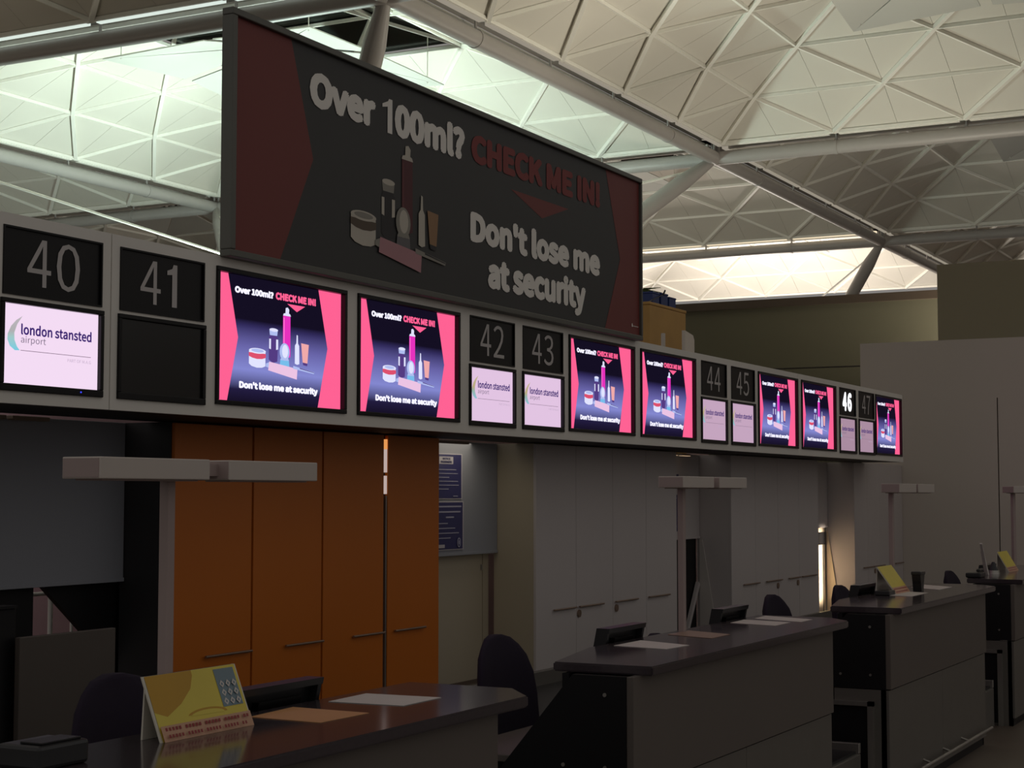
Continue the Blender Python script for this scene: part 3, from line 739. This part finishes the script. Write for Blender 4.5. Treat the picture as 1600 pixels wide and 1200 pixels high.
# ------------------------------------------------------------------ chairs
def chair_proto():
    t = thing('office_chair', (0, 0, 0), 'x', 'chair', 'purple office chairs behind the counters')
    # back: padded shell, faces -Y
    rows = []
    prof = [(0, .40), (.06, .45), (.15, .47), (.27, .465), (.37, .44), (.45, .38), (.50, .30), (.535, .20), (.55, .08)]
    for z, wd in prof:
        ring = []
        for k in range(16):
            a = 2*math.pi*k/16; cx = math.cos(a); sy = math.sin(a)
            dd = .035*(1 if z < .5 else .7)
            ring.append((wd/2*(abs(cx)**.75)*(1 if cx >= 0 else -1), .20+.07*z+dd*sy-.10*(abs(cx)**2)*(wd/.46)**2*.6, .57+z))
        rows.append(ring)
    vs = [p for r in rows for p in r]; fs = []
    for i in range(len(rows)-1):
        for k in range(16): fs.append((i*16+k, i*16+(k+1) % 16, (i+1)*16+(k+1) % 16, (i+1)*16+k))
    fs += [tuple(range(15, -1, -1)), tuple((len(rows)-1)*16+k for k in range(16))]
    MB().add(vs, fs, M_chair, True).build('backrest', t)
    mb = MB(); mb.bbox(-.24, .24, -.26, .20, .45, .53, M_chair, .035); mb.build('seat', t)
    MB().bar((0, .25, .62), (0, .10, .44), .06, .02, M_plastic, Vector((0, 1, 0))).bar((0, .24, .80), (0, .25, .58), .06, .02, M_plastic, Vector((0, 1, 0))).build('back_bracket', t)
    MB().tube((0, 0, .10), (0, 0, .45), .03, .025, M_plastic, 12).build('gas_column', t)
    for k in range(5):
        a = 2*math.pi*k/5; c, s = math.cos(a), math.sin(a)
        l = MB().bar((0, 0, .13), (.29*c, .29*s, .09), .05, .03, M_plastic).build('base_leg', t)
        MB().tube((.28*c-.02*s, .28*s+.02*c, .03), (.28*c+.02*s, .28*s-.02*c, .03), .03, .03, M_plastic, 10).build('castor', l)
    return t
ch = chair_proto()
spots = [(6.92, 3.48, 1.02, -.1, 'purple office chair between the first and second counters, most visible'),
         (4.28, 3.48, 1.08, -.1, 'dark office chair half hidden behind the yellow card'),
         (8.46, 3.34, .93, -.1, 'office chair whose top just shows between the two monitors'),
         (10.86, 3.48, 1.0, -.1, 'purple office chair behind the right end of the second counter'),
         (12.42, 3.48, .99, -.1, 'purple office chair at the left end of the third counter'),
         (15.98, 3.48, .96, -.1, 'small-looking office chair behind the right end of the third counter')]
for k, (x, y, s, rz, lab) in enumerate(spots):
    o = ch if k == 0 else copy_tree(ch)
    o.location = (x, y, 0); o.scale = (s, s, s); o.rotation_euler = (0, 0, rz); o['label'] = lab

# ------------------------------------------------------------------ things on the counters
ZT = 1.1305
def sheet(pts, m, label, nm='paper_sheet'):
    o = MB().prism(pts, ZT, ZT+.0015, 2, m); x = sum(p[0] for p in pts)/len(pts); y = sum(p[1] for p in pts)/len(pts)
    o.v = [(a-x, b-y, c-ZT) for a, b, c in o.v]; ob = o.build(nm, None, label, 'paper', 'sheets lying on the counters'); ob.location = (x, y, ZT)
sheet([(4.13, 3.05), (4.38, 3.07), (4.37, 2.78), (4.12, 2.79)], M_paper2, 'orange sheet lying on the nearest counter right of the card')
sheet([(4.55, 3.05), (4.79, 3.06), (4.81, 2.78), (4.57, 2.78)], M_paper, 'white sheet lying on the nearest counter at its right')
sheet([(6.80, 3.05), (7.10, 3.05), (6.97, 2.76), (6.75, 2.78)], M_paper, 'white sheet on the second counter by the left monitor')
sheet([(7.45, 3.06), (7.72, 3.06), (7.6, 2.80), (7.35, 2.80)], M_paper3, 'pale orange sheet in the middle of the second counter')
sheet([(8.28, 3.05), (8.52, 3.06), (8.45, 2.78), (8.2, 2.78)], M_paper, 'faint sheet on the second counter by the right monitor')
sheet([(8.62, 3.04), (8.84, 3.05), (8.70, 2.74), (8.50, 2.74)], M_paper, 'white sheet at the right end of the second counter')
sheet([(11.0, 3.0), (11.5, 3.0), (11.4, 2.78), (10.95, 2.78)], M_paper, 'white sheet on the third counter before the yellow sign')
sheet([(12.0, 3.05), (12.4, 3.05), (12.2, 2.8), (11.8, 2.8)], M_paper, 'white sheet at the right end of the third counter')
M_ybr = mat('card_ochre', (196, 150, 40), .5); M_cbl = mat('card_blue_grey', (120, 140, 150), .5); M_cpk = mat('card_pink', (206, 160, 130), .5); M_cred = mat('card_red_print', (150, 50, 50), .5); M_cedge = mat('acrylic_edge', (220, 214, 200), .2)
def ysign(x, y, w_, h, label, rz=0, full=True, lean=.07):
    t = thing('yellow_sign', (x, y, ZT), label, 'sign', 'yellow cards on the counters', rz=rz)
    A = Art(); A.rect(0, 0, 1, 1, M_yellow)
    if full:
        A.poly([(0, 1), (0, .45), (.12, .36), (.30, .52), (.44, .72), (.5, .92), (.5, 1)], M_ybr); A.ell(.55, .30, .22, .10, M_ybr, 16, 0, math.pi); A.ell(.55, .29, .19, .08, M_yellow, 16, 0, math.pi)
        A.rect(.74, .36, .97, .96, M_cbl)
        for i in range(3):
            for j in range(3):
                cx, cy = .79+i*.065, .44+j*.14; A.poly([(cx-.028, cy), (cx, cy-.06), (cx+.028, cy), (cx, cy+.06)], M_paper); A.poly([(cx-.012, cy), (cx, cy-.028), (cx+.012, cy), (cx, cy+.028)], M_cbl)
    A.rect(0, 0, 1, .24, M_cpk)
    for a, b, c in ((.04, .96, .16), (.04, .9, .06)):
        if full:
            n = 26
            for k in range(n):
                if k % 6 != 5: A.rect(a+(b-a)*k/n, c, a+(b-a)*(k+.65)/n, c+.05, M_cred)
        else: A.rect(a, c, b, c+.03, M_cred)
    me = A.mesh('print', w_, h, .0003)
    for v in me.vertices: v.co.y += v.co.z/h*lean
    link_mesh('print', me, t, (0, -.004, 0))
    MB().prism([(-.003, -.001), (.003, -.001), (lean+.003, h), (lean-.003, h)], -.006, w_+.006, 0, M_cedge).build('holder', t)
    MB().prism([(lean-.002, h), (lean+.002, h), (lean+.012, 0), (lean+.006, 0)], .01, w_-.01, 0, M_cedge).build('rear_strut', t)
ysign(3.60, 2.95, .40, .172, 'large yellow card with a blue diamond panel leaning on the nearest counter')
ysign(11.14, 2.93, .36, .18, 'yellow sign standing on the third counter beside the desk lamp', full=False, lean=.13)
ysign(14.76, 2.9, .40, .17, 'yellow sign on the farthest counter at the right edge', full=False, lean=.1)
t = thing('handset', (11.62, 2.90, ZT), 'black flared handset holder right of the yellow sign on the third counter', 'handset')
MB().prism([(-.03, 0), (.03, 0), (.035, .05), (.06, .11), (-.06, .11), (-.04, .05)], -.03, .03, 1, M_plastic).build('cradle', t); MB().bbox(-.065, .065, -.035, .035, .11, .135, M_plastic, .006).build('receiver', t)
t = thing('receipt_printer', (10.62, 2.93, ZT), 'low black device at the left back of the third counter', 'printer')
MB().bbox(.35, .50, .0, .10, 0, .03, M_plastic, .005).build('body', t); MB().tube((.50, .05, .02), (.58, .02, .012), .006, .006, M_plastic, 6).build('cable', t)
t = thing('white_board', (14.15, 2.95, ZT), 'white board leaning on the farthest counter', 'board')
MB().prism([(0, 0), (.045, 0), (-.18, .23), (-.21, .27), (-.215, .26)], 0, .02, 1, M_paper).build('sheet', t); MB().prism([(.05, 0), (.12, 0), (-.06, .19), (-.10, .20)], .03, .04, 1, M_paper).build('flap', t)
t = thing('telephone', (13.62, 2.9, ZT), 'low black telephone at the left end of the farthest counter', 'telephone')
MB().bbox(0, .2, 0, .12, 0, .04, M_plastic, .01).build('body', t); MB().bbox(.02, .18, .01, .04, .045, .07, M_plastic, .01).build('receiver', t)
t = thing('black_cone', (14.36, 2.95, ZT), 'small black cone-shaped stand beside the right yellow sign', 'stand')
MB().tube((0, 0, 0), (0, 0, .10), .05, .012, M_plastic, 14).build('cone', t); MB().tube((0, 0, -.0005), (0, 0, .03), .055, .05, M_metal, 14).build('foot', t)
t = thing('card_reader', (3.08, 2.90, ZT), 'dark card reader at the very left of the nearest counter', 'card reader')
MB().bbox(0, .18, 0, .14, 0, .06, M_plastic, .01).build('body', t); MB().bbox(.02, .16, .01, .08, .06, .066, M_bezel, .002).build('keypad', t)

# ------------------------------------------------------------------ things seen above the fascia
t = thing('tan_kiosk', (15.40, 6.5, 0), 'tall tan wooden kiosk box showing above the fascia right of the banner', 'kiosk')
MB().bbox(0, .98, 0, .9, 0, 3.70, M_tan, .01).build('body', t); MB().bbox(-.005, .985, -.005, .9, 3.70, 3.73, M_tan, .005).build('lid', t)
M_tin = mat('blue_tin', (34, 56, 120), .4)
for k, (x, h, lab) in enumerate(((.22, .13, 'left blue tin on the tan kiosk'), (.45, .14, 'middle blue tin on the tan kiosk'), (.67, .12, 'right blue tin on the tan kiosk'))):
    tt = thing('blue_tin', (15.40+x, 6.56, 3.73), lab, 'tin', 'blue tins on the kiosk')
    MB().bbox(0, .18, 0, .18, 0, h*.85, M_tin, .006).build('body', tt); MB().bbox(-.004, .184, -.004, .184, h*.85, h, M_tin, .004).build('lid', tt)
t = thing('wire_aerial', (15.46, 6.55, 3.73), 'thin wire aerial sticking out beside the blue tins', 'aerial')
MB().tube((0, 0, 0), (.42, 0, .12), .005, .005, M_plastic, 6).build('wire', t); MB().tube((.42, 0, .12), (.47, 0, .17), .012, .009, M_plastic, 6).build('tip', t)
t = thing('potted_plant', (16.56, 7.2, 3.16), 'green leaf of a plant just peeping out at the right end of the banner', 'plant')
M_leaf = mat('leaf_green', (84, 110, 40), .6)
MB().tube((0, 0, -3.16), (0, 0, .35), .15, .15, M_tan, 14).build('stand', t); MB().tube((0, 0, .35), (0, 0, .6), .12, .16, M_black, 14).build('pot', t)
for k in range(7):
    a = k*.9+.1; L_ = .36; c, s = math.cos(a), math.sin(a)
    pts = [(0, 0, .58), (c*L_*.5-s*.06, s*L_*.5+c*.06, .85), (c*L_, s*L_, .95-.02*k), (c*L_*.5+s*.06, s*L_*.5-c*.06, .85)]
    MB().add(pts+[(x, y, z+.004) for x, y, z in pts], [(0, 1, 2, 3), (7, 6, 5, 4), (0, 4, 5, 1), (1, 5, 6, 2), (2, 6, 7, 3), (3, 7, 4, 0)], M_leaf).build('leaf', t)
t = thing('grey_pillar', (13.93, 5.55, 0), 'short grey pillar with chamfered top poking above the fascia beside the kiosk', 'pillar')
MB().prism([(.03, 2.2), (.26, 2.2), (.26, 3.20), (.23, 3.24), (.03, 3.27)], 0, .03, 1, M_wallg).build('shaft', t); MB().box(.0, .03, .19, .22, 2.2, 3.25, M_wallg).build('edge', t)
